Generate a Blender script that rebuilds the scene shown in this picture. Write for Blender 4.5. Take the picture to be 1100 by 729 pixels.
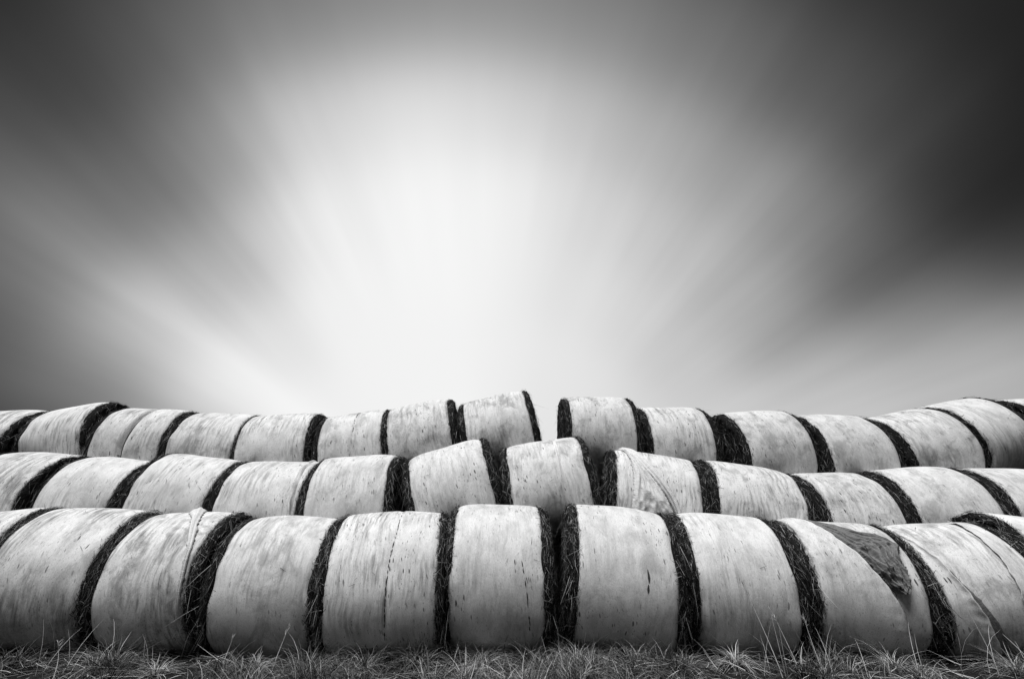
import bpy, math, random
import numpy as np
from mathutils import Matrix, Vector

for o in list(bpy.data.objects):
    bpy.data.objects.remove(o)
scene = bpy.context.scene
COL = scene.collection
R_ = math.radians

# ------------------------------------------------------------------ camera
CAM_H = 1.2772
cam_d = bpy.data.cameras.new('camera')
cam = bpy.data.objects.new('camera', cam_d)
COL.objects.link(cam)
cam.location = (0, 0, CAM_H)
cam.rotation_euler = (R_(90 + 25.739), 0, 0)
cam_d.sensor_width = 36.0
cam_d.lens = 445.65 / 1100 * 36.0
cam_d.shift_x = 18.0 / 1100
cam_d.clip_end = 6000
scene.camera = cam

# ------------------------------------------------------------------ world
EXPOSURE = 1.70
SUN_EL, SUN_AZ = 65.0, 210.0        # azimuth clockwise from +Y: high, behind the camera
w = bpy.data.worlds.new('World')
scene.world = w
w.use_nodes = True
nt = w.node_tree
nt.nodes.clear()


class NG:
    """small helper for wiring math nodes"""
    def __init__(self, tree):
        self.t = tree

    def n(self, typ, **kw):
        nd = self.t.nodes.new(typ)
        for k, v in kw.items():
            setattr(nd, k, v)
        return nd

    def _in(self, sock, v):
        if isinstance(v, (int, float)):
            sock.default_value = v
        elif isinstance(v, (tuple, list)):
            sock.default_value = v
        else:
            self.t.links.new(v, sock)

    def m(self, op, a, b=0.0, c=0.0, clamp=False):
        nd = self.n('ShaderNodeMath', operation=op, use_clamp=clamp)
        self._in(nd.inputs[0], a)
        self._in(nd.inputs[1], b)
        if op in ('MULTIPLY_ADD', 'COMPARE', 'SMOOTH_MIN', 'SMOOTH_MAX'):
            self._in(nd.inputs[2], c)
        return nd.outputs[0]

    def rng(self, v, a, b, c=0.0, d=1.0, kind='LINEAR'):
        nd = self.n('ShaderNodeMapRange', interpolation_type=kind, clamp=True)
        self._in(nd.inputs[0], v)
        for i, q in enumerate((a, b, c, d)):
            self._in(nd.inputs[1 + i], q)
        return nd.outputs[0]

    def mix(self, f, a, b):
        nd = self.n('ShaderNodeMix', data_type='FLOAT')
        self._in(nd.inputs[0], f)
        self._in(nd.inputs[2], a)
        self._in(nd.inputs[3], b)
        return nd.outputs[0]

    def ramp(self, v, pts, interp='CARDINAL'):
        nd = self.n('ShaderNodeValToRGB')
        cr = nd.color_ramp
        cr.interpolation = interp
        while len(cr.elements) < len(pts):
            cr.elements.new(0.5)
        for e, (p, q) in zip(cr.elements, pts):
            e.position = p
            e.color = (q, q, q, 1)
        self._in(nd.inputs[0], v)
        return nd.outputs[0]

    def xyz(self, v):
        nd = self.n('ShaderNodeSeparateXYZ')
        self.t.links.new(v, nd.inputs[0])
        return nd.outputs[0], nd.outputs[1], nd.outputs[2]

    def vec(self, x, y, z=0.0):
        nd = self.n('ShaderNodeCombineXYZ')
        for i, q in enumerate((x, y, z)):
            self._in(nd.inputs[i], q)
        return nd.outputs[0]

    def noise(self, v, scale, detail=2.0, rough=0.5, w=None, dist=0.0):
        nd = self.n('ShaderNodeTexNoise', noise_dimensions='4D' if w is not None else '3D')
        self.t.links.new(v, nd.inputs['Vector'])
        nd.inputs['Scale'].default_value = scale
        nd.inputs['Detail'].default_value = detail
        nd.inputs['Roughness'].default_value = rough
        nd.inputs['Distortion'].default_value = dist
        if w is not None:
            self._in(nd.inputs['W'], w)
        return nd.outputs[0]


g = NG(nt)
tc = g.n('ShaderNodeTexCoord')
rot = g.n('ShaderNodeVectorRotate', rotation_type='Z_AXIS')
rot.inputs['Angle'].default_value = R_(-2.8)
nt.links.new(tc.outputs['Generated'], rot.inputs['Vector'])
nrm = g.n('ShaderNodeVectorMath', operation='NORMALIZE')
nt.links.new(rot.outputs[0], nrm.inputs[0])
dx, dy, dz = g.xyz(nrm.outputs[0])
dz = g.m('MAXIMUM', dz, 0.03)
# long-exposure cloud streaks drift along +Y, so they are lines of constant alpha = atan(x / z)
alpha = g.m('MULTIPLY', g.m('ARCTAN2', dx, dz), 180 / math.pi)
gamma = g.m('MULTIPLY', g.m('ARCCOSINE', g.m('MINIMUM', g.m('MAXIMUM', dy, -1.0), 1.0)), 180 / math.pi)
sv = g.vec(g.m('MULTIPLY', alpha, 0.055), g.m('MULTIPLY', gamma, 0.006))
far_k = g.rng(gamma, 24, 52, 0.0, 1.0, 'SMOOTHSTEP')
wob = g.m('MULTIPLY', g.m('SUBTRACT', g.noise(sv, 0.8, 2.0, 0.4), 0.5), g.m('MULTIPLY', far_k, 9.0))
av = g.m('DIVIDE', g.m('ADD', g.m('ADD', alpha, wob), 90.0), 180.0)
#@SKY@
SKY = {
    24: [(-90, 140), (-78, 160), (-64, 236), (-48, 240), (-15, 242), (0, 240), (20, 232), (45, 224), (65, 210), (90, 190)],
    35: [(-90, 90), (-78, 112), (-68, 196), (-58, 240), (-48, 224), (-38, 238), (-10, 244), (5, 239), (18, 226), (32, 218), (50, 198), (64, 202), (80, 196), (90, 160)],
    45: [(-90, 60), (-77, 90), (-66, 150), (-56, 202), (-46, 176), (-34, 222), (-20, 240), (-8, 244), (5, 238), (18, 216), (30, 200), (45, 178), (60, 160), (70, 196), (80, 190), (90, 150)],
    55: [(-90, 50), (-76, 68), (-66, 92), (-56, 128), (-45, 112), (-30, 182), (-14, 220), (3, 212), (18, 186), (32, 162), (45, 142), (59, 98), (68, 158), (76, 180), (90, 130)],
    65: [(-90, 40), (-72, 52), (-56, 88), (-45, 66), (-30, 112), (-10, 138), (5, 138), (20, 122), (35, 98), (50, 62), (60, 42), (66, 74), (74, 146), (90, 110)],
    75: [(-90, 30), (-45, 34), (-20, 64), (0, 76), (20, 66), (45, 36), (62, 34), (76, 90), (90, 70)],
    90: [(-90, 50), (0, 70), (90, 50)],
}
keys = sorted(SKY)
num, den = 0.0, 0.0
for i, k in enumerate(keys):
    r = g.ramp(av, [((a + 90) / 180.0, q / 255.0) for a, q in SKY[k]])
    dgm = g.m('DIVIDE', g.m('SUBTRACT', gamma, float(k)), 6.5 if k < 80 else 10.0)
    wk = g.m('POWER', math.e, g.m('MULTIPLY', g.m('MULTIPLY', dgm, dgm), -1.0))
    wk = g.m('ADD', wk, 1e-6)
    num = g.m('ADD', num, g.m('MULTIPLY', r, wk))
    den = g.m('ADD', den, wk)
cur = g.m('DIVIDE', num, den)
# beyond the frame the same grey layer simply goes on overhead and behind
cur = g.mix(g.rng(gamma, 85, 115, kind='SMOOTHSTEP'), cur, 0.32)
fv = g.vec(g.m('MULTIPLY', alpha, 0.16), g.m('MULTIPLY', gamma, 0.02))
fine = g.m('ADD', 1.0, g.m('MULTIPLY', g.m('SUBTRACT', g.noise(fv, 0.8, 3.0, 0.5), 0.5), g.m('MULTIPLY', far_k, g.rng(g.m('ABSOLUTE', alpha), 15, 45, 0.06, 0.26))))
disp = g.m('MULTIPLY', cur, fine)
cloud = g.m('POWER', disp, 2.2)
sky = g.n('ShaderNodeTexSky', sky_type='NISHITA')
sky.sun_disc = False
sky.sun_elevation = R_(SUN_EL)
sky.sun_rotation = R_(SUN_AZ)
bwn = g.n('ShaderNodeRGBToBW')
nt.links.new(sky.outputs[0], bwn.inputs[0])
SKY_GAIN = 2.0 ** -EXPOSURE
total = g.m('ADD', g.m('MULTIPLY', cloud, 10.0 * SKY_GAIN), g.m('MULTIPLY', bwn.outputs[0], 0.004))
bg = g.n('ShaderNodeBackground')
bg.inputs['Strength'].default_value = 0.1
nt.links.new(total, bg.inputs['Color'])
wo = g.n('ShaderNodeOutputWorld')
nt.links.new(bg.outputs[0], wo.inputs[0])

# ------------------------------------------------------------------ sun behind the cloud
sl = bpy.data.lights.new('sun', 'SUN')
sl.energy = 1.5
sl.angle = R_(35)
sl.color = (1, 1, 1)
sun = bpy.data.objects.new('sun', sl)
COL.objects.link(sun)
el, az = R_(SUN_EL), R_(SUN_AZ)
sd = Vector((math.sin(az) * math.cos(el), math.cos(az) * math.cos(el), math.sin(el)))
sun.rotation_euler = sd.to_track_quat('Z', 'Y').to_euler()

vs = scene.view_settings
scene.display_settings.display_device = 'sRGB'
vs.view_transform = 'Standard'
vs.look = 'None'
vs.exposure = EXPOSURE
vs.gamma = 1.0
vs.use_curve_mapping = False


# ------------------------------------------------------------------ materials
def new_mat(name, rough=0.8, spec=0.2):
    m = bpy.data.materials.new(name)
    m.use_nodes = True
    t = m.node_tree
    b = t.nodes['Principled BSDF']
    b.inputs['Roughness'].default_value = rough
    b.inputs['Specular IOR Level'].default_value = spec
    return m, NG(t), b


def grey(gn, v, sock):
    gn.t.links.new(v, sock)


def bump(gn, h, b, strength, dist):
    nd = gn.n('ShaderNodeBump')
    nd.inputs['Strength'].default_value = strength
    nd.inputs['Distance'].default_value = dist
    gn.t.links.new(h, nd.inputs['Height'])
    gn.t.links.new(nd.outputs[0], b.inputs['Normal'])


def wrap_material(name, base=0.76, nicks=1.0, stain=1.0):
    """weathered white net wrap; uv in metres: u along the bale, v round it"""
    m, q, b = new_mat(name, 0.62, 0.25)
    uv = q.n('ShaderNodeUVMap')
    u, v, _ = q.xyz(uv.outputs[0])
    oi = q.n('ShaderNodeObjectInfo')
    rnd = q.m('MULTIPLY', oi.outputs['Random'], 37.0)
    # slow wander so that nothing runs perfectly straight
    wn = q.noise(q.vec(q.m('MULTIPLY', u, 2.0), q.m('MULTIPLY', v, 2.0)), 1.0, 2.0, 0.5, rnd)
    uw = q.m('ADD', u, q.m('MULTIPLY', q.m('SUBTRACT', wn, 0.5), 0.16))
    # weave
    weave = q.noise(q.vec(q.m('MULTIPLY', u, 170.0), q.m('MULTIPLY', v, 60.0)), 1.0, 2.0, 0.6, rnd)
    # dirty mottling
    mot = q.noise(q.vec(u, q.m('MULTIPLY', v, 0.6)), 6.0, 4.0, 0.62, rnd)
    mot2 = q.noise(q.vec(u, v), 1.6, 3.0, 0.5, q.m('ADD', rnd, 3.0))
    # how each single bale has weathered
    k1 = q.rng(oi.outputs['Random'], 0.0, 1.0, 0.25, 1.25)
    k2 = q.m('ADD', 0.3, q.m('FRACT', q.m('MULTIPLY', oi.outputs['Random'], 7.31)))
    k3 = q.m('ADD', 0.25, q.m('FRACT', q.m('MULTIPLY', oi.outputs['Random'], 17.7)))
    # rain streaks round the bale, in patches
    st = q.noise(q.vec(q.m('MULTIPLY', uw, 24.0), q.m('MULTIPLY', v, 2.4)), 1.0, 4.0, 0.6, q.m('ADD', rnd, 7.0))
    st2 = q.noise(q.vec(q.m('MULTIPLY', uw, 70.0), q.m('MULTIPLY', v, 14.0)), 1.0, 3.0, 0.6, q.m('ADD', rnd, 9.0))
    blot = q.noise(q.vec(u, q.m('MULTIPLY', v, 0.75)), 3.4, 6.0, 0.68, q.m('ADD', rnd, 31.0), 0.6)

    def dark(c, amount, mask):
        return q.m('MULTIPLY', c, q.m('SUBTRACT', 1.0, q.m('MULTIPLY', mask, amount)))
    col = q.m('MULTIPLY', base, q.rng(mot, 0.38, 0.58, 1.0 - 0.20 * stain, 1.0))
    smask = q.rng(mot2, 0.44, 0.60, 1.0, 0.0)
    col = dark(col, q.m('MULTIPLY', smask, k1), q.rng(st, 0.36, 0.54, 0.55 * stain, 0.0))
    col = dark(col, k2, q.rng(blot, 0.50, 0.62, 0.0, 0.38 * stain))
    col = dark(col, k3, q.rng(st2, 0.30, 0.46, 0.24 * stain, 0.0))
    col = q.m('MULTIPLY', col, q.rng(weave, 0.3, 0.7, 0.82, 1.06))
    spk = q.noise(q.vec(q.m('MULTIPLY', u, 1.5), v), 52.0, 3.0, 0.65, q.m('ADD', rnd, 21.0))
    col = dark(col, k2, q.rng(spk, 0.30, 0.43, 0.48 * stain, 0.0))

    # short dark nicks and slits in the net
    def nick(su, sv_, off, gate, thr, slant):
        un = q.m('ADD', q.m('MULTIPLY', uw, su), q.m('MULTIPLY', v, slant))
        jit = q.noise(q.vec(q.m('MULTIPLY', u, 30.0), q.m('MULTIPLY', v, 22.0)), 1.0, 2.0, 0.5, rnd)
        un = q.m('ADD', un, q.m('MULTIPLY', q.m('SUBTRACT', jit, 0.5), 0.55))
        vo = q.n('ShaderNodeTexVoronoi', voronoi_dimensions='4D', feature='F1')
        q.t.links.new(q.vec(un, q.m('MULTIPLY', v, sv_), off), vo.inputs['Vector'])
        q.t.links.new(rnd, vo.inputs['W'])
        vo.inputs['Scale'].default_value = 1.0
        r, gg, _ = q.xyz(vo.outputs['Color'])
        size = q.m('MULTIPLY', q.m('SUBTRACT', r, gate), thr / (1 - gate))
        return q.rng(q.m('SUBTRACT', size, vo.outputs['Distance']), -0.06, 0.07, 0.0, 1.0)
    n1 = nick(48.0, 13.0, 1.0, 0.80, 0.55, 6.0)
    n2 = nick(100.0, 38.0, 5.0, 0.80, 0.5, -9.0)
    n3 = nick(130.0, 6.0, 9.0, 0.86, 0.40, 5.0)
    # they gather in patches
    patch = q.rng(q.noise(q.vec(u, v), 2.2, 2.0, 0.5, q.m('ADD', rnd, 15.0)), 0.38, 0.60, 0.05, 1.0)
    nk = q.m('MULTIPLY', q.m('MAXIMUM', q.m('MAXIMUM', n1, q.m('MULTIPLY', n2, 0.8)), q.m('MULTIPLY', n3, 0.7)), q.m('MULTIPLY', patch, q.m('MULTIPLY', k3, 1.1 * nicks)), clamp=True)
    col = q.mix(nk, col, 0.06)
    # each bale has weathered a little differently
    col = q.m('MULTIPLY', col, q.rng(oi.outputs['Random'], 0.0, 1.0, 0.9, 1.0))
    grey(q, col, b.inputs['Base Color'])
    h = q.m('ADD', q.m('MULTIPLY', weave, 0.25), blot)
    bump(q, h, b, 0.4, 0.02)
    return m


def tone_material(name, lo, hi, rough=0.75, spec=0.15, transl=0.0):
    m, q, b = new_mat(name, rough, spec)
    at = q.n('ShaderNodeAttribute', attribute_name='tone')
    c = q.rng(at.outputs['Fac'], 0.0, 1.0, lo, hi)
    grey(q, c, b.inputs['Base Color'])
    return m


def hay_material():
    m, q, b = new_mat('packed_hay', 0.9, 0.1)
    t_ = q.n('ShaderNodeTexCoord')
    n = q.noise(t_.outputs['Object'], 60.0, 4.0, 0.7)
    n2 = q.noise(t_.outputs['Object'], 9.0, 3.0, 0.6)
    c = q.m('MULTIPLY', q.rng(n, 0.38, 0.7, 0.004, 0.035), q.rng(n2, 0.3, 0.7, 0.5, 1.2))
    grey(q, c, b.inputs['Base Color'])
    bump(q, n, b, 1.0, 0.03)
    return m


def film_material(name, base, lo):
    """crumpled sheet of old net with fine creases"""
    m, q, b = new_mat(name, 0.6, 0.25)
    uv = q.n('ShaderNodeUVMap')
    u, v, _ = q.xyz(uv.outputs[0])
    a = q.noise(q.vec(q.m('MULTIPLY', u, 14.0), q.m('MULTIPLY', v, 30.0)), 1.0, 5.0, 0.65, None, 1.2)
    f = q.noise(q.vec(u, v), 120.0, 2.0, 0.5)
    c = q.m('MULTIPLY', q.rng(a, 0.3, 0.7, lo, base), q.rng(f, 0.3, 0.7, 0.8, 1.1))
    grey(q, c, b.inputs['Base Color'])
    bump(q, a, b, 0.5, 0.015)
    return m


M_WRAP = wrap_material('net_wrap', 0.74, 1.0, 1.0)
M_HAY = hay_material()
M_STRAW = tone_material('dark_straw', 0.005, 0.42)
M_GRASS = tone_material('dry_grass', 0.005, 0.62, 0.6, 0.3)
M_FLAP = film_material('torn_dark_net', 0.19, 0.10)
M_FOLD = film_material('loose_pale_net', 0.72, 0.50)
M_TEAR, _q, _b = new_mat('torn_slit', 0.9, 0.05)
_b.inputs['Base Color'].default_value = (0.05, 0.05, 0.05, 1)


def ground_material():
    m, q, b = new_mat('dead_turf', 0.95, 0.05)
    t_ = q.n('ShaderNodeTexCoord')
    n = q.noise(t_.outputs['Object'], 30.0, 5.0, 0.7)
    n2 = q.noise(t_.outputs['Object'], 0.6, 4.0, 0.6)
    c = q.m('MULTIPLY', q.rng(n, 0.3, 0.7, 0.010, 0.045), q.rng(n2, 0.3, 0.7, 0.6, 1.2))
    grey(q, c, b.inputs['Base Color'])
    bump(q, n, b, 1.0, 0.05)
    return m


M_GROUND = ground_material()


# ------------------------------------------------------------------ mesh helpers
def link_mesh(name, verts, faces, mat, parent=None, uv=None, tone=None, smooth=True):
    me = bpy.data.meshes.new(name)
    verts = np.asarray(verts, dtype=np.float32)
    faces = np.asarray(faces, dtype=np.int32)
    me.vertices.add(len(verts))
    me.vertices.foreach_set('co', verts.ravel())
    nf, k = faces.shape
    me.loops.add(nf * k)
    me.loops.foreach_set('vertex_index', faces.ravel())
    me.polygons.add(nf)
    me.polygons.foreach_set('loop_start', np.arange(0, nf * k, k, dtype=np.int32))
    me.polygons.foreach_set('loop_total', np.full(nf, k, dtype=np.int32))
    me.polygons.foreach_set('use_smooth', np.full(nf, smooth, dtype=bool))
    me.update(calc_edges=True)
    if uv is not None:
        l = me.uv_layers.new(name='UVMap')
        l.data.foreach_set('uv', np.asarray(uv, dtype=np.float32)[faces.ravel()].ravel())
    if tone is not None:
        a = me.attributes.new('tone', 'FLOAT', 'POINT')
        a.data.foreach_set('value', np.asarray(tone, dtype=np.float32))
    me.validate()
    me.materials.append(mat)
    o = bpy.data.objects.new(name, me)
    COL.objects.link(o)
    if parent is not None:
        o.parent = parent
    return o


def grid_faces(nu, nv, closed_v=False):
    """vertex index = i * nv + j"""
    i = np.arange(nu - 1)[:, None]
    j = np.arange(nv if closed_v else nv - 1)[None, :]
    j2 = (j + 1) % nv
    f = np.stack([i * nv + j, (i + 1) * nv + j, (i + 1) * nv + j2, i * nv + j2], -1)
    return f.reshape(-1, 4)


def blades(base, d0, length, width, bend, side, tone, nseg=3):
    """many thin ribbons at once: base (n,3) start, d0 (n,3) direction, bend (n,3) added ~ t^2"""
    n = len(base)
    ts = np.linspace(0, 1, nseg + 1)
    V = []
    for k, t in enumerate(ts):
        c = base + d0 * (length * t)[:, None] + bend * (t * t)
        wv = side * (width * (1 - 0.85 * t ** 1.5))[:, None] * 0.5
        V += [c - wv, c + wv]
    V = np.stack(V, 1)                                  # n, 2(nseg+1), 3
    m = 2 * (nseg + 1)
    F = []
    for k in range(nseg):
        F.append([2 * k, 2 * k + 1, 2 * k + 3, 2 * k + 2])
    F = (np.arange(n)[:, None, None] * m + np.array(F)[None]).reshape(-1, 4)
    return V.reshape(-1, 3), F, np.repeat(tone, m)


def unit(v):
    return v / np.maximum(np.linalg.norm(v, axis=-1, keepdims=True), 1e-9)


# ------------------------------------------------------------------ ground
# key, x, y, z of the centre, yaw, tilt, width of the net, radius
BALES=[
    ('1a',-6.957,6.555,0.853,0.079,0.127,1.172,0.786),
    ('1b',-5.635,6.515,0.853,0.112,-0.028,1.159,0.819),
    ('1c',-4.251,6.564,0.816,-0.016,0.031,1.103,0.801),
    ('1d',-2.829,6.545,0.770,0.020,0.000,1.183,0.790),
    ('1e',-1.371,6.403,0.774,0.049,0.035,1.298,0.839),
    ('1f',0.038,6.513,0.881,-0.027,-0.016,1.134,0.829),
    ('1g',1.640,6.499,0.865,-0.071,-0.106,1.161,0.830),
    ('1h',3.142,6.560,0.792,-0.138,-0.055,1.109,0.800),
    ('1i',4.656,6.571,0.737,-0.138,-0.047,1.164,0.769),
    ('1j',6.164,6.574,0.689,-0.180,0.061,1.103,0.785),
    ('1k',7.520,6.574,0.790,-0.138,-0.164,1.171,0.767),
    ('2a',-7.975,7.689,1.842,-0.027,-0.049,1.169,0.830),
    ('2b',-6.740,7.772,1.804,0.075,-0.052,1.102,0.785),
    ('2c',-5.224,7.724,1.820,0.067,-0.100,1.186,0.797),
    ('2d',-3.718,7.675,1.705,0.017,-0.007,1.261,0.816),
    ('2e',-2.308,7.666,1.784,-0.045,0.034,1.246,0.828),
    ('2f',-0.663,7.642,1.961,-0.015,0.275,1.255,0.826),
    ('2g',0.914,7.631,2.042,-0.068,0.126,1.239,0.832),
    ('2h',2.640,7.669,1.848,-0.114,-0.165,1.278,0.805),
    ('2i',4.212,7.696,1.680,-0.073,-0.178,1.274,0.794),
    ('2j',5.817,7.775,1.545,-0.031,-0.002,1.109,0.791),
    ('2k',7.334,7.753,1.649,-0.084,0.038,1.225,0.764),
    ('2l',8.813,7.756,1.634,-0.038,-0.032,1.170,0.784),
    ('3a',-10.008,8.734,2.917,-0.013,0.020,1.171,0.815),
    ('3b',-8.582,8.760,3.069,0.032,0.195,1.063,0.793),
    ('3c',-7.067,8.704,2.959,0.085,-0.014,1.247,0.806),
    ('3e',-5.625,8.734,2.875,0.038,-0.028,1.217,0.806),
    ('3f',-4.321,8.722,2.854,0.071,0.071,1.258,0.800),
    ('3g',-2.776,8.743,2.887,0.013,0.134,1.184,0.808),
    ('3h',-1.446,8.679,3.055,-0.008,0.188,1.206,0.826),
    ('3i',0.127,8.618,3.187,-0.084,0.202,1.239,0.838),
    ('3j',2.096,8.640,3.158,-0.036,-0.016,1.209,0.836),
    ('3k',3.612,8.725,2.993,-0.028,-0.018,1.163,0.811),
    ('3l',5.379,8.698,2.869,-0.007,0.054,1.229,0.835),
    ('3m',6.764,8.655,2.749,0.047,0.009,1.281,0.877),
    ('3n',8.539,8.716,2.886,-0.059,0.157,1.243,0.817),
    ('3o',9.791,8.734,3.151,0.048,0.209,1.065,0.798),
]
BALES.append(('3p', 11.32, 8.74, 3.19, 0.02, 0.02, 1.17, 0.81))


def ground_z(x, y):
    x = np.asarray(x, dtype=float)
    y = np.asarray(y, dtype=float)
    near = np.exp(-((y - 6.0) / 9.0) ** 2)
    gx = np.interp(x, [-14, -7, -5.6, -4.2, -2.8, -1.4, 0.0, 1.6, 3.1, 4.6, 6.2, 7.5, 14],
                   [0.02, 0.03, 0.02, 0.0, -0.02, -0.02, 0.0, 0.01, -0.01, -0.04, -0.06, -0.02, 0.0])
    return gx * near + 0.02 * np.sin(x * 3.1 + 1.7 * np.sin(y * 2.0)) * near


gx = np.concatenate([-np.geomspace(3000, 12, 22), np.linspace(-11.5, 11.5, 140), np.geomspace(12, 3000, 22)])
gy = np.concatenate([-np.geomspace(3000, 2, 20), np.linspace(-1.5, 11, 70), np.geomspace(12, 3000, 24)])
GX, GY = np.meshgrid(gx, gy, indexing='ij')
gv = np.stack([GX, GY, ground_z(GX, GY)], -1).reshape(-1, 3)
gr = link_mesh('ground', gv, grid_faces(len(gx), len(gy)), M_GROUND)
gr['kind'] = 'structure'

# ------------------------------------------------------------------ bales
ORD = ['first', 'second', 'third', 'fourth', 'fifth', 'sixth', 'seventh', 'eighth', 'ninth', 'tenth', 'eleventh',
       'twelfth', 'thirteenth', 'fourteenth', 'fifteenth']
LABEL = {
    '1a': 'white net-wrapped hay bale cut off at the left edge, bottom row',
    '1b': 'large white hay bale, second from the left in the bottom row',
    '1c': 'white hay bale with a thin hanging fold of net, third from left in bottom row',
    '1d': 'plain white hay bale right of the one with the hanging net fold, bottom row',
    '1e': 'white hay bale with a dark dashed tear line round its middle, bottom row',
    '1f': 'speckled white hay bale just left of the wide dark central gap, bottom row',
    '1g': 'white hay bale with thick shaggy straw left end beside the central gap, bottom row',
    '1h': 'clean white hay bale behind the tall pale grass stalks, bottom row',
    '1i': 'white hay bale with a dark crumpled torn flap of net, bottom row',
    '1j': 'white hay bale with long diagonal net edge beside the torn flap bale, bottom row',
    '1k': 'white hay bale cut off at the right edge of the bottom row',
    '2a': 'white hay bale cut off at the left edge, middle row',
    '2b': 'white hay bale, second from the left in the middle row',
    '2c': 'white hay bale, third from the left in the middle row',
    '2d': 'white hay bale, fourth from the left in the middle row, touching its right neighbour',
    '2e': 'white hay bale, fifth from the left in the middle row, level beside the tilted one',
    '2f': 'steeply tilted white hay bale, left of the middle of the middle row',
    '2g': 'raised tilted white hay bale above the wide central gap, middle row',
    '2h': 'white hay bale with a loose crumpled triangle of net, middle row',
    '2i': 'white hay bale sloping down to the right, next to the crumpled net one, middle row',
    '2j': 'low white hay bale, third from the right in the middle row',
    '2k': 'white hay bale, second from the right in the middle row',
    '2l': 'white hay bale cut off at the right edge, middle row',
    '3a': 'white hay bale cut off at the left edge, top row',
    '3b': 'white hay bale with a broad dark end, second from the left in the top row',
    '3c': 'white hay bale with a fold round its middle, third from left in top row',
    '3e': 'white hay bale, fourth from the left in the top row',
    '3f': 'white hay bale, fifth from the left in the top row',
    '3g': 'white hay bale with a thin dark seam, sixth from the left in the top row',
    '3h': 'tilted white hay bale, second left of the open sky gap in the top row',
    '3i': 'highest tilted white hay bale, just left of the open sky gap in the top row',
    '3j': 'white hay bale just right of the open sky gap in the top row',
    '3k': 'white hay bale, second right of the open sky gap in the top row',
    '3l': 'white hay bale with a doubled dark straw band on its left, top row',
    '3m': 'white hay bale, fourth right of the open sky gap in the top row',
    '3n': 'white hay bale rising to the right, fifth right of the open sky gap, top row',
    '3o': 'white hay bale reaching the right edge of the photo, top row',
    '3p': 'dark straw end of a hay bale at the far right edge, top row',
}
rows = {}
for b in BALES:
    rows.setdefault(b[0][0], []).append(b)
rng = np.random.default_rng(11)


def wobble_fn(seed, amp):
    r = np.random.default_rng(seed)
    K = [(r.integers(0, 4), r.uniform(0.5, 3.5), r.uniform(0, 6.28), r.uniform(0.4, 1)) for _ in range(9)]
    E = [(r.integers(3, 14), r.uniform(0, 6.28), r.uniform(0.3, 1)) for _ in range(6)]

    def fn(s, ph, L):
        o = 0
        for k, fs, p, a in K:
            o = o + a * np.sin(k * ph + fs * s * 2.2 + p)
        e = 0
        for k, p, a in E:
            e = e + a * np.sin(k * ph + p)
        edge = np.exp(-(L / 2 - np.abs(s)) / 0.09)
        return amp * (o / 3.0 + 0.5 * e * edge)
    return fn


GROOVE = {'3c': (-0.03, 0.12, 0.035), '2g': (0.21, 0.018, 0.02), '3g': (0.055, 0.03, 0.02), '1e': (0.09, 0.012, 0.03)}


class Bale:
    pass


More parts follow.
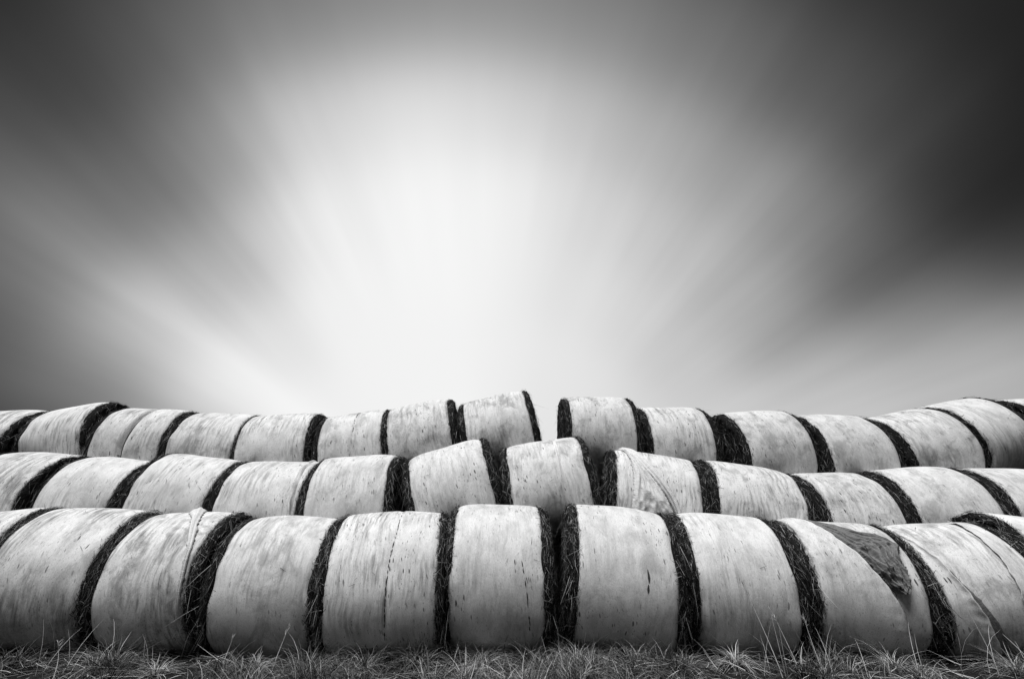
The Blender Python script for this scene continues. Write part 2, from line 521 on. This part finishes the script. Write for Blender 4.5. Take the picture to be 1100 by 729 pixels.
def make_bale(rec, prot_l, prot_r, idx):
    key, xc, yc, zc, yaw, tilt, L, R = rec
    B = Bale()
    B.L, B.R, B.key = L, R, key
    root = bpy.data.objects.new('hay_bale', None)
    root.empty_display_size = 0.2
    COL.objects.link(root)
    rot_e = (0.0, -tilt, yaw)
    from mathutils import Euler
    RM = Euler(rot_e).to_matrix()
    base = Vector((xc, yc, zc)) - RM @ Vector((0, 0, R))
    root.location = base
    root.rotation_euler = rot_e
    root['label'] = LABEL[key]
    root['category'] = 'hay bale'
    root['group'] = 'net-wrapped hay bales in three stacked rows' if key[0] < '4' else 'hay bales ' + {'4': 'added on the ground behind the gap', '5': 'added behind the middle row'}[key[0]]
    B.root = root
    row1 = key[0] == '1'
    gz = float(ground_z(xc, yc)) if row1 else None
    low = 1.0
    if row1:
        low = (zc - gz + 0.015) / R            # the lower half settles onto the ground
    sag_r = np.random.default_rng(idx + 77)
    fn = wobble_fn(idx, 0.011)
    barrel = sag_r.uniform(0.012, 0.035)

    def P(s, ph, off=0.0):
        """point on the net at s along the axis, angle ph (0 = front, pi/2 = top), local coords"""
        s = np.asarray(s, dtype=float)
        ph = np.asarray(ph, dtype=float)
        t = np.abs(s) / (L / 2)
        rr = R + barrel * (0.8 - t ** 3) - 0.020 * np.exp(-(L / 2 - np.abs(s)) / 0.025) + fn(s, ph, L) + off
        if key in GROOVE:
            s0, dep, wid = GROOVE[key]
            rr = rr - dep * np.exp(-((s - s0 - 0.02 * np.sin(ph * 2)) / wid) ** 2)
        y = -rr * np.cos(ph)
        z = rr * np.sin(ph)
        z = np.where(z < 0, z * low, z)
        return np.stack(np.broadcast_arrays(s, y, z + R), -1)
    B.P = P

    # hay core: a lathe with soft rounded shaggy ends
    nv = 72
    ph = np.linspace(0, 2 * np.pi, nv, endpoint=False)
    prof = []
    for rr in (0.02, 0.3, 0.55, 0.8, 0.9):
        prof.append((-L / 2 - prot_l * (0.8 + 0.2 * rr), R * rr))
    for a in (90, 60, 30, 8):
        rc = min(prot_l, 0.09)
        prof.append((-L / 2 - prot_l + rc - rc * math.sin(R_(a)), R - 0.02 - rc * 0.9 + rc * 0.9 * math.cos(R_(a))))
    prof.append((-L / 2 + 0.03, R - 0.03))
    prof.append((-L / 2 + 0.10, R - 0.06))
    prof.append((L / 2 - 0.10, R - 0.06))
    prof.append((L / 2 - 0.03, R - 0.03))
    for a in (8, 30, 60, 90):
        rc = min(prot_r, 0.09)
        prof.append((L / 2 + prot_r - rc + rc * math.sin(R_(a)), R - 0.02 - rc * 0.9 + rc * 0.9 * math.cos(R_(a))))
    for rr in (0.9, 0.8, 0.55, 0.3, 0.02):
        prof.append((L / 2 + prot_r * (0.8 + 0.2 * rr), R * rr))
    prof = np.array(prof)
    S = np.repeat(prof[:, :1], nv, 1)
    RR = np.repeat(prof[:, 1:], nv, 1)
    lump = 0.014 * sag_r.standard_normal(S.shape)
    out = (np.abs(S) > L / 2 + 0.005)
    RR = RR + np.where(out, lump, 0)
    S = S + np.where(out, 0.010 * sag_r.standard_normal(S.shape), 0)
    PH = np.repeat(ph[None], len(prof), 0)
    y = -RR * np.cos(PH)
    z = RR * np.sin(PH)
    z = np.where(z < 0, z * low, z)
    core = link_mesh('hay_core', np.stack([S, y, z + R], -1).reshape(-1, 3), grid_faces(len(prof), nv, True)[:, ::-1], M_HAY, root)
    B.core = core

    # the net wrap, its edges rolled inwards
    nu, nv = 44, 110
    s = np.concatenate([[-L / 2 + 0.004, -L / 2 - 0.004], np.linspace(-L / 2, L / 2, nu), [L / 2 + 0.004, L / 2 - 0.004]])
    inset = np.concatenate([[-0.03, -0.012], np.zeros(nu), [-0.012, -0.03]])
    ph = np.linspace(-np.pi, np.pi, nv + 1)
    S, PH = np.meshgrid(s, ph, indexing='ij')
    jr = np.random.default_rng(idx + 900)
    jag = np.zeros_like(PH)
    for sgn in (-1, 1):
        jg = sum(jr.uniform(0.3, 1) * 0.012 / (1 + q_ * 0.12) * np.sin(PH * q_ + jr.uniform(0, 6.28)) for q_ in (1, 2, 3, 5, 8, 13, 21, 31))
        jag += np.where(sgn * S > 0, jg, 0) * np.clip((np.abs(S) - (L / 2 - 0.14)) / 0.14, 0, 1)
    S2 = S + jag
    V = P(S2, PH, inset[:, None])
    uv = np.stack([S, PH * R], -1).reshape(-1, 2)
    B.wrap = link_mesh('net_wrap', V.reshape(-1, 3), grid_faces(len(s), nv + 1)[:, ::-1], M_WRAP, root, uv=uv)

    # loose straw over both ends
    n_end = {'1': 3000, '2': 1900, '3': 1300, '4': 200, '5': 200}[key[0]]
    Vs, Fs, Ts = [], [], []
    off = 0
    for sg, prot in ((-1, prot_l), (1, prot_r)):
        n = int(n_end * (0.7 + min(prot, 0.2) * 2.5))
        r = np.random.default_rng(idx * 10 + sg + 5)
        a = r.uniform(R_(-80), R_(125), n)
        t = r.uniform(0, 1, n) ** 0.8
        # t<.45: over the shoulder band; else on the flat face
        sh = t < 0.5
        ss = np.where(sh, L / 2 - 0.012 + (prot - 0.0) * (t / 0.5), L / 2 + prot)
        rad = np.where(sh, R - 0.012 - 0.07 * np.clip((t / 0.5 - 0.4) / 0.6, 0, 1) ** 2, R - 0.07 - (t - 0.5) * 0.9)
        nrm_s = np.where(sh, 0.15 + 0.8 * (t / 0.5) ** 2, 1.0)
        nrm_r = np.where(sh, 1.0, 0.25)
        er = np.stack([np.zeros(n), -np.cos(a), np.sin(a)], -1)
        et = np.stack([np.zeros(n), np.sin(a), np.cos(a)], -1)
        ex = np.zeros((n, 3))
        ex[:, 0] = sg
        nr = unit(ex * nrm_s[:, None] + er * nrm_r[:, None])
        tx = np.cross(nr, et)
        base = er * rad[:, None] + ex * ss[:, None]
        base[:, 2] = np.where(base[:, 2] < 0, base[:, 2] * low, base[:, 2]) + R
        puff = 0.5 + 0.9 * np.abs(np.sin(a * 2.3 + idx) * np.sin(a * 5.1 + idx * 2 + sg))
        base += nr * (r.uniform(0.0, 0.032, n) * puff)[:, None]
        ang = r.normal(0, 0.75, n) + np.where(r.uniform(size=n) < 0.5, 0, np.pi)
        d = et * np.cos(ang)[:, None] + tx * np.sin(ang)[:, None] * 0.8
        lift = np.abs(r.normal(0, 0.16, n)) + np.where(r.uniform(size=n) < 0.10, r.uniform(0.3, 1.2, n), 0)
        d = unit(d + nr * lift[:, None])
        ln = r.uniform(0.05, 0.17, n) * np.where(lift > 0.5, 0.6, 1.0)
        # keep straws off the neighbouring net
        d[:, 0] = np.where((sg * d[:, 0] < 0) & sh, d[:, 0] * 0.45, d[:, 0])
        wd = r.uniform(0.0025, 0.0068, n)
        bend = r.normal(0, 0.02, (n, 3)) + np.array([0, 0, -0.02])
        hang = r.uniform(size=n) < 0.035
        ln = np.where(hang, r.uniform(0.16, 0.34, n), ln)
        d = np.where(hang[:, None], unit(nr * 0.35 + np.array([0, 0, -0.9]) + r.normal(0, 0.3, (n, 3)) * np.array([0.4, 1, 1])), d)
        base = base + np.where(hang[:, None], d * (ln * 0.5)[:, None], 0)
        side = unit(np.cross(d, nr) + 0.35 * r.normal(0, 1, (n, 3)))
        tn = r.uniform(0, 1, n) ** 5.0
        v_, f_, t_ = blades(base - d * (ln * 0.5)[:, None], d, ln, wd, bend, side, tn, 2)
        Vs.append(v_)
        Fs.append(f_ + off)
        Ts.append(t_)
        off += len(v_)
    r = np.random.default_rng(idx + 5000)
    n = 9
    a = r.uniform(R_(0), R_(110), n)
    s0 = r.uniform(-0.45, 0.45, n) * L
    p0 = P(s0, a, 0.008)
    da = r.normal(0, 0.05, n)
    p1 = P(s0 + r.normal(0, 0.05, n), a + da, 0.012)
    d = p1 - p0
    ln = np.linalg.norm(d, axis=1)
    er = np.stack([np.zeros(n), -np.cos(a), np.sin(a)], -1)
    v_, f_, t_ = blades(p0, unit(d), ln, np.full(n, 0.005), er * 0.012, unit(np.cross(d, er)), r.uniform(0, 0.5, n) ** 2, 2)
    Vs.append(v_)
    Fs.append(f_ + off)
    Ts.append(t_)
    st = link_mesh('loose_straw', np.concatenate(Vs), np.concatenate(Fs), M_STRAW, root, tone=np.concatenate(Ts))
    st['kind'] = 'stuff'
    return B


BY = {}
idx = 0
rows['4'] = [('4a', -1.45, 8.95, 0.80, 0.0, 0.0, 1.2, 0.80), ('4b', -0.02, 8.95, 0.80, 0.02, 0.0, 1.2, 0.80), ('4c', 1.42, 8.97, 0.80, -0.02, 0.0, 1.2, 0.80),  # mostly hidden back bales, added to stop daylight leaking through the stack
             ('4d', 2.86, 8.93, 0.80, 0.01, 0.0, 1.2, 0.80)]
rows['5'] = [('5a', 0.75, 10.0, 1.78, 0.0, 0.0, 1.2, 0.80), ('5b', 2.2, 10.02, 1.78, 0.02, 0.0, 1.2, 0.80), ('5c', 3.65, 10.0, 1.74, 0.02, 0.0, 1.2, 0.80)]  # likewise added, blocking light behind the middle row
LABEL.update({
    '4a': 'added light-blocking hay bale on the ground behind the dashed tear line bale',
    '4b': 'added light-blocking hay bale on the ground behind the speckled central bale',
    '4c': 'added light-blocking hay bale on the ground behind the central gap of the bottom row',
    '4d': 'added light-blocking hay bale on the ground behind the clean bottom bale',
    '5a': 'added light-blocking hay bale directly behind the raised tilted bale of the middle row',
    '5b': 'added light-blocking hay bale behind the gap left of the crumpled net bale',
    '5c': 'added light-blocking hay bale directly behind the crumpled net bale of the middle row',
})
for rk in ('1', '2', '3', '4', '5'):
    rl = rows[rk]
    for i, rec in enumerate(rl):
        key, xc, L = rec[0], rec[1], rec[6]
        lo = hi = 0.16
        if i > 0:
            p = rl[i - 1]
            lo = (xc - L / 2) - (p[1] + p[6] / 2)
        if i < len(rl) - 1:
            p = rl[i + 1]
            hi = (p[1] - p[6] / 2) - (xc + L / 2)
        pl = min(max(lo * 0.47, 0.03), 0.125)
        pr = min(max(hi * 0.47, 0.03), 0.125)
        BY[key] = make_bale(rec, pl, pr, idx)
        idx += 1


# ------------------------------------------------------------------ loose pieces of net
def interp_pts(pts, ph):
    a = np.array(sorted(pts, key=lambda q: q[1]))
    return np.interp(np.degrees(ph), a[:, 1], a[:, 0])


def overlap_layer(key, seam, a0, a1, lift0, lift1, left=True):
    """second layer of net lying over the first, ending in a lifted diagonal edge"""
    B = BY[key]
    nph, ns = 90, 26
    ph = np.linspace(R_(a0), R_(a1), nph)
    se = interp_pts(seam, ph) + 0.006 * np.sin(ph * 17) + 0.004 * np.sin(ph * 41)
    e0 = (-B.L / 2 + 0.006) if left else (B.L / 2 - 0.006)
    t = np.linspace(0, 1, ns)
    S = e0 + (se[:, None] - e0) * t[None]
    PH = np.repeat(ph[:, None], ns, 1)
    lift = (np.interp(ph, [R_(a0), R_(a1)], [lift0, lift1]))[:, None]
    OFF = 0.005 + 0.012 * t[None] + lift * t[None] ** 6 + 0.006 * np.sin(S * 23 + PH * 6) * t[None] ** 3
    OFF[:, 0] = -0.01
    V = B.P(S, PH, OFF)
    uv = np.stack([S + 3.3, PH * B.R], -1).reshape(-1, 2)
    f = grid_faces(nph, ns)
    if not left:
        f = f[:, ::-1]
    o = link_mesh('overlapping_layer', V.reshape(-1, 3), f, M_WRAP, B.wrap, uv=uv)
    so = o.modifiers.new('thickness', 'SOLIDIFY')
    so.thickness = 0.006
    so.offset = 0
    return o


def sheet(key, name, left_pts, right_pts, mat, base_off, crumple, nph=60, ns=22, seed=0, ridge=None, label=None, taper=False, folds=(5.0, 2.2)):
    """crumpled piece between two curves given as (s, angle) pairs of equal count, top to bottom"""
    B = BY[key]
    r = np.random.default_rng(seed)
    lp, rp = np.array(left_pts), np.array(right_pts)
    k = np.linspace(0, 1, nph)
    kl = np.linspace(0, 1, len(lp))
    kr = np.linspace(0, 1, len(rp))
    Ls = np.stack([np.interp(k, kl, lp[:, c]) for c in (0, 1)], -1)
    Rs = np.stack([np.interp(k, kr, rp[:, c]) for c in (0, 1)], -1)
    t = np.linspace(0, 1, ns)
    Q = Ls[:, None] + (Rs - Ls)[:, None] * t[None, :, None]
    S, PH = Q[..., 0], np.radians(Q[..., 1])
    S = S + 0.008 * r.standard_normal(S.shape) * (np.abs(t - 0.5)[None] > 0.45)
    OFF = np.full(S.shape, base_off)
    from mathutils import noise as mn
    sh = S.shape
    kk = np.repeat(k[:, None], ns, 1).ravel()
    tt = np.repeat(t[None], nph, 0).ravel()
    nz = np.empty(len(kk))
    for i_ in range(len(kk)):
        p1 = Vector((tt[i_] * folds[0] + 1.2 * kk[i_], kk[i_] * folds[1], seed * 3.7))
        p2 = Vector((tt[i_] * folds[0] * 1.6 - 2.0 * kk[i_], kk[i_] * folds[1] * 2.2, seed * 1.9 + 9))
        nz[i_] = (1 - abs(mn.noise(p1)) * 2.4) + 0.55 * (1 - abs(mn.noise(p2)) * 2.4)
    OFF = OFF + crumple * 0.6 * nz.reshape(sh)
    OFF = OFF - OFF.min() * 0.6
    if ridge is not None:
        OFF = OFF + ridge(k[:, None], t[None])
    edge = np.minimum(1, np.minimum(t, 1 - t)[None] * 8)
    if taper:
        OFF = OFF * np.clip(k[:, None] * 1.6, 0.1, 1.0)
    OFF = 0.006 + np.abs(OFF) * (0.25 + 0.75 * edge)
    V = B.P(S, PH, OFF)
    uv = np.stack([S, PH * B.R], -1).reshape(-1, 2)
    o = link_mesh(name, V.reshape(-1, 3), grid_faces(nph, ns), mat, B.wrap, uv=uv)
    so = o.modifiers.new('thickness', 'SOLIDIFY')
    so.thickness = 0.004
    so.offset = 0
    if label:
        o['label'] = label
    return o


SEAM_I = [(-0.50, 100), (-0.429, 86.3), (-0.317, 69.4), (-0.162, 41.0), (-0.032, 26.4), (0.102, 6.8), (0.203, -7.6), (0.266, -25.7), (0.363, -49.8), (0.40, -70)]
overlap_layer('1i', SEAM_I, -70, 92, 0.075, 0.014)
sheet('1i', 'torn_flap',
      [(-0.35, 84), (-0.24, 60), (-0.10, 37), (-0.02, 28), (0.08, 13), (0.17, 3), (0.24, -1.5)],
      [(-0.25, 83), (-0.06, 66), (0.175, 52.7), (0.40, 47), (0.53, 38), (0.42, 28), (0.43, 16), (0.395, 5), (0.33, -1)],
      M_FLAP, 0.02, 0.12, nph=140, ns=60, seed=4, taper=True, folds=(7.5, 4.5), label='dark crumpled torn flap of net')
SEAM_J = [(-0.547, 75), (-0.519, 50.8), (-0.428, 28.4), (-0.373, 10.0), (-0.305, -7.6), (-0.221, -33.3), (-0.12, -60)]
overlap_layer('1j', SEAM_J, -60, 66, 0.11, 0.010)
overlap_layer('1j', [(0.30, 75), (0.279, 52.2), (0.251, 30.9), (0.222, 9.9), (0.16, -30), (0.12, -60)], -60, 80, 0.014, 0.010, left=False)
# thin dark strips, darker than the wrap, laid along the two diagonal edges
sheet('1j', 'dark_seam_strip',
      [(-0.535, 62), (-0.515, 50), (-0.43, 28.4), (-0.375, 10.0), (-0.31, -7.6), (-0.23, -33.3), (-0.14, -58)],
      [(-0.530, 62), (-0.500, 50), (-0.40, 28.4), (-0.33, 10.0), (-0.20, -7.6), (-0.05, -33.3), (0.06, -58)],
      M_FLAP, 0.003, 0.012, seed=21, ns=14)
sheet('1i', 'dark_seam_strip',
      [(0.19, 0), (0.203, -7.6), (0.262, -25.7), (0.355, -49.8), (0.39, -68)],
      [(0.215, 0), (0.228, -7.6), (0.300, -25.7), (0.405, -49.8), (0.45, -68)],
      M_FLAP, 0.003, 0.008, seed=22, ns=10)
# loose triangle and rolled fold on the middle-row bale
sheet('2h', 'loose_net_triangle',
      [(-0.50, 70), (-0.42, 45), (-0.38, 20), (-0.40, -5), (-0.42, -20)],
      [(-0.44, 62), (-0.24, 35), (-0.06, 18), (0.10, 2), (0.22, -14)],
      M_FOLD, 0.012, 0.034, nph=90, ns=48, seed=8, folds=(5.0, 3.6), label='loose crumpled triangle of pale net')
sheet('2h', 'rolled_fold',
      [(-0.56, 80), (-0.41, 53.6), (-0.24, 33.5), (-0.07, 18.3), (0.10, 3.1), (0.24, -14)],
      [(-0.40, 84), (-0.20, 52), (-0.02, 31), (0.12, 17), (0.24, 2), (0.33, -14)],
      M_FOLD, 0.006, 0.012, seed=9,
      ridge=lambda k, t: 0.075 * np.sin(np.pi * np.clip(t, 0, 1)) ** 0.7 * (0.35 + 0.65 * k) + 0.012 * np.sin(t * 19))
# hanging wisp of net on the third bottom bale
sheet('1c', 'hanging_net_fold',
      [(-0.03, 73), (0.16, 58), (0.26, 47), (0.36, 34), (0.43, 24), (0.47, 4), (0.49, -16), (0.49, -28)],
      [(0.06, 90), (0.24, 66), (0.32, 52), (0.42, 38), (0.48, 26), (0.51, 6), (0.525, -14), (0.52, -28)],
      M_FOLD, 0.010, 0.012, seed=12, ns=12,
      ridge=lambda k, t: 0.035 * np.sin(np.pi * t) * (1.1 - 0.8 * k) + 0.008 * np.sin(t * 14 + k * 4))


def fold_line(key, pts, width, height, mat, name, dashes=0, seed=1):
    """narrow raised pleat, or with dashes > 0 a row of short open slits"""
    B = BY[key]
    r = np.random.default_rng(seed)
    pts = sorted(pts, key=lambda q: q[1])
    a0, a1 = pts[0][1], pts[-1][1]
    if not dashes:
        ph = np.linspace(R_(a0), R_(a1), 60)
        c = interp_pts(pts, ph) + 0.004 * np.sin(ph * 13)
        t = np.linspace(-1, 1, 7)
        S = c[:, None] + t[None] * width / 2
        PH = np.repeat(ph[:, None], 7, 1)
        OFF = 0.002 + height * (1 - np.abs(t[None]) ** 1.4) * (0.8 + 0.2 * np.sin(PH * 9))
        uv = np.stack([S, PH * B.R], -1).reshape(-1, 2)
        return link_mesh(name, B.P(S, PH, OFF).reshape(-1, 3), grid_faces(60, 7), mat, B.wrap, uv=uv)
    V, F = [], []
    ed = np.linspace(R_(a0), R_(a1), dashes + 1)
    for i in range(dashes):
        if r.uniform() < 0.18:
            continue
        p = np.linspace(ed[i], ed[i] + (ed[i + 1] - ed[i]) * r.uniform(0.6, 1.5), 4)
        c = interp_pts(pts, p) + r.normal(0, 0.003)
        wd = width * r.uniform(0.4, 1.0) * np.array([0.3, 1, 0.8, 0.2]) / 2
        o0 = len(V) * 8
        S = np.stack([c - wd, c + wd], -1)
        V.append(B.P(S, np.repeat(p[:, None], 2, 1), 0.004).reshape(-1, 3))
        F.append(grid_faces(4, 2) + o0)
    o = link_mesh(name, np.concatenate(V), np.concatenate(F), mat, B.wrap)
    o['kind'] = 'stuff'
    return o


fold_line('1e', [(0.125, 88), (0.116, 41.5), (0.08, 21.2), (0.068, -2.5), (0.06, -45)], 0.017, 0, M_TEAR, 'tear_line', dashes=34, seed=3)
fold_line('3g', [(0.05, 95), (0.055, 40), (0.06, 12), (0.05, -12)], 0.014, 0, M_TEAR, 'tear_line', dashes=22, seed=5)
fold_line('1f', [(0.30, 12), (0.33, 2), (0.36, -14), (0.40, -38)], 0.02, 0, M_TEAR, 'tear_line', dashes=11, seed=6)
fold_line('2g', [(0.25, 90), (0.22, 45), (0.206, 10), (0.21, -25)], 0.06, 0.016, M_WRAP, 'pleat')
fold_line('2d', [(0.46, 95), (0.50, 50), (0.53, 15), (0.55, -15)], 0.08, 0.03, M_WRAP, 'pleat')
fold_line('1g', [(0.20, 12), (0.225, 8), (0.235, 2), (0.225, -8)], 0.03, 0, M_TEAR, 'torn_slit', dashes=3, seed=9)


# ------------------------------------------------------------------ grass
def tuft_blades(r, cx, cy, n, hmin, hmax, spread, droop, tone_lo=0.0, tone_hi=1.0, pw=1.7, size=1.0, thin=1.0):
    """arching blades from a tuft; cx, cy arrays allowed"""
    az = r.uniform(0, 2 * np.pi, n)
    lean = np.abs(r.normal(0, spread, n))
    d = unit(np.stack([np.cos(az) * lean, np.sin(az) * lean, np.ones(n)], -1))
    ln = r.uniform(hmin, hmax, n) * size
    bx = cx + np.cos(az) * r.uniform(0, 0.06, n)
    by = cy + np.sin(az) * r.uniform(0, 0.06, n)
    base = np.stack([bx, by, ground_z(bx, by) - 0.01], -1)
    dr = ln * droop * r.uniform(0.35, 1.15, n)
    bend = np.stack([np.cos(az) * dr * 0.8, np.sin(az) * dr * 0.8, -dr * 0.85], -1)
    bend += r.normal(0, 0.03, (n, 3)) * np.array([1, 1, 0.3])
    wd = r.uniform(0.004, 0.0095, n) * thin
    aside = az + np.pi / 2 + r.normal(0, 0.6, n)
    side = np.stack([np.cos(aside), np.sin(aside), np.zeros(n)], -1)
    tn = tone_lo + (tone_hi - tone_lo) * r.uniform(0, 1, n) ** pw
    return blades(base, d, ln, wd, bend, side, tn, 4)


rg = np.random.default_rng(3)
Vs, Fs, Ts, off = [], [], [], 0


def put(args):
    global off
    v, f, t = args
    Vs.append(v)
    Fs.append(f + off)
    Ts.append(t)
    off += len(v)


def spots(n, ylo=4.4, yhi=6.3):
    # clumped, not even: keep spots where a lumpy field is high
    x = rg.uniform(-9.2, 9.6, n * 4)
    y = rg.uniform(ylo, yhi, n * 4)
    fld = np.sin(x * 2.1 + 1.3 * np.sin(y * 1.9)) + np.sin(x * 5.3 + y * 3.1) + 0.8 * np.sin(x * 0.7 + 2) + rg.normal(0, 0.8, n * 4)
    o = np.argsort(-fld)[:n]
    return x[o], y[o]


def clump(nt, per, hmin, hmax, spread, droop, pw, jit, dark):
    x, y = spots(nt)
    sz = np.repeat(rg.uniform(0.55, 1.2, nt), per)
    tn = np.repeat(rg.uniform(dark, 1.0, nt), per)
    n = nt * per
    v, f, t = tuft_blades(rg, np.repeat(x, per) + rg.normal(0, jit, n), np.repeat(y, per) + rg.normal(0, jit, n), n, hmin, hmax, spread, droop, 0.0, 1.0, pw, sz)
    put((v, f, t * np.repeat(tn, 10)))


clump(200, 120, 0.20, 0.58, 0.45, 1.05, 2.4, 0.03, 0.12)      # big drooping mops
clump(400, 36, 0.10, 0.30, 0.6, 0.9, 3.0, 0.06, 0.05)         # low stuff between
clump(130, 9, 0.20, 0.45, 0.25, 0.5, 1.2, 0.05, 0.4)         # taller wisps
# wisps standing up at the front right and in front of the torn flap bale
wx = np.concatenate([rg.normal(3.1, 0.4, 34), rg.normal(4.5, 0.5, 22), rg.normal(5.9, 0.4, 34), rg.normal(-4.6, 0.25, 14)])
wy = rg.uniform(5.2, 5.75, len(wx))
put(tuft_blades(rg, wx, wy, len(wx), 0.3, 0.8, 0.28, 0.42, 0.4, 1.0, 1.2, 1.0, 0.65))
# dead stems lying flat
n = 5200
lx, ly = rg.uniform(-9, 9.4, n), rg.uniform(4.5, 6.1, n)
aa = rg.uniform(0, 2 * np.pi, n)
lb = np.stack([lx, ly, ground_z(lx, ly) + rg.uniform(0.01, 0.10, n)], -1)
ld = unit(np.stack([np.cos(aa), np.sin(aa), rg.normal(0.05, 0.18, n)], -1))
put(blades(lb, ld, rg.uniform(0.08, 0.35, n), rg.uniform(0.003, 0.007, n), rg.normal(0, 0.03, (n, 3)), unit(np.cross(ld, np.array([0, 0, 1.0])) + rg.normal(0, 0.5, (n, 3))),
           rg.uniform(0, 1, n) ** 1.8, 4))
v_, f_, t_ = np.concatenate(Vs), np.concatenate(Fs), np.concatenate(Ts)
gs = link_mesh('dry_grass', v_, f_, M_GRASS, tone=t_)
gs['kind'] = 'stuff'
gs['label'] = 'dry matted grass along the foot of the bottom row of bales'
gs['category'] = 'grass'

TUSS = [
    (-4.62, 5.95, 0.34, 60, 0.95, 'wispy grass tuft against the third bottom bale'),
    (-3.60, 5.50, 0.24, 150, 0.95, 'pale grass tussock below the hanging net fold bale'),
    (-2.60, 5.62, 0.22, 150, 0.95, 'pale grass tussock in front of the plain fourth bottom bale'),
    (-1.42, 5.50, 0.24, 170, 0.9, 'bright spreading grass tussock left below the dashed tear line bale'),
    (-0.80, 5.72, 0.26, 170, 0.9, 'drooping grass tussock at the right foot of the dashed tear line bale'),
    (-0.14, 5.80, 0.34, 260, 1.0, 'largest drooping grass tussock in front of the speckled central bale'),
    (0.92, 5.72, 0.28, 190, 0.9, 'drooping grass tussock at the foot of the central gap'),
    (1.52, 5.74, 0.28, 190, 0.9, 'drooping grass tussock in front of the bale right of the central gap'),
    (2.10, 5.66, 0.30, 150, 0.95, 'shaggy grass tussock at the dark band right of the central bales'),
    (2.72, 5.80, 0.32, 170, 1.1, 'arching mound of grass left of the tall pale stalks'),
    (4.45, 5.75, 0.32, 150, 0.95, 'grass tussock in front of the torn flap bale'),
    (5.75, 5.70, 0.40, 170, 0.95, 'tall grass tussock near the right edge of the photo'),
]
for i, (x, y, h, n, dr, lab) in enumerate(TUSS):
    r = np.random.default_rng(100 + i)
    v_, f_, t_ = tuft_blades(r, x, y, n, h * 0.7, h * 1.6, 0.7, dr + 0.15, 0.1, 1.0, 1.6)
    o = link_mesh('grass_tussock', v_ - np.array([x, y, 0]), f_, M_GRASS, tone=t_)
    o.location = (x, y, 0)
    o['label'] = lab
    o['category'] = 'grass tussock'
    o['group'] = 'grass tussocks along the foot of the bales'

STALK = [   # base x, y, tip dx, tip dz, label
    (2.93, 5.30, -0.20, 0.85, 'tallest pale grass stalk leaning left before the clean bottom bale'),
    (3.14, 5.32, -0.16, 0.62, 'shorter pale grass stalk right of the tallest one'),
    (3.42, 5.40, -0.05, 0.55, 'thin pale stalk in front of the dark band left of the torn flap bale'),
    (-4.50, 5.30, -0.09, 0.32, 'short pale stalk at the lower left corner of the photo'),
    (-3.10, 5.85, 0.05, 0.28, 'slim dry stalk in front of the plain fourth bottom bale'),
    (-2.48, 5.75, 0.10, 0.42, 'slim dry stalk leaning right toward the dark band beside the dashed tear line bale'),
    (6.10, 5.60, 0.10, 0.52, 'pale stalk leaning right near the right edge of the photo'),
]
for i, (x, y, tx, tz, lab) in enumerate(STALK):
    r = np.random.default_rng(300 + i)
    n = 9
    k = np.linspace(0, 1, n)
    ctr = np.stack([tx * k ** 1.4, 0.02 * np.sin(k * 3), tz * k], -1)
    rad = 0.0055 * (1 - 0.75 * k)
    V, F = [], []
    for j in range(n):
        for q in range(5):
            a = q / 5 * 2 * np.pi
            V.append(ctr[j] + rad[j] * np.array([np.cos(a), np.sin(a), 0]))
    F = grid_faces(n, 5, True)
    V = np.array(V)
    tn = np.full(len(V), 0.95)
    # seed head and one or two side blades
    m = 26
    kb = r.uniform(0.78, 1.0, m)
    base = np.stack([np.interp(kb, k, ctr[:, c]) for c in range(3)], -1)
    d = unit(np.stack([r.normal(0, 0.4, m) + tx, r.normal(0, 0.4, m), np.full(m, 1.0)], -1))
    v2, f2, t2 = blades(base, d, r.uniform(0.03, 0.07, m), np.full(m, 0.005), r.normal(0, 0.01, (m, 3)), unit(r.normal(0, 1, (m, 3))), np.full(m, 0.8), 4)
    o = link_mesh('grass_stalk', np.concatenate([V, v2]), np.concatenate([F, f2 + len(V)]), M_GRASS, tone=np.concatenate([tn, t2]))
    o.location = (x, y, float(ground_z(x, y)) - 0.01)
    o['label'] = lab
    o['category'] = 'grass stalk'
    o['group'] = 'tall grass stalks in front of the bales'
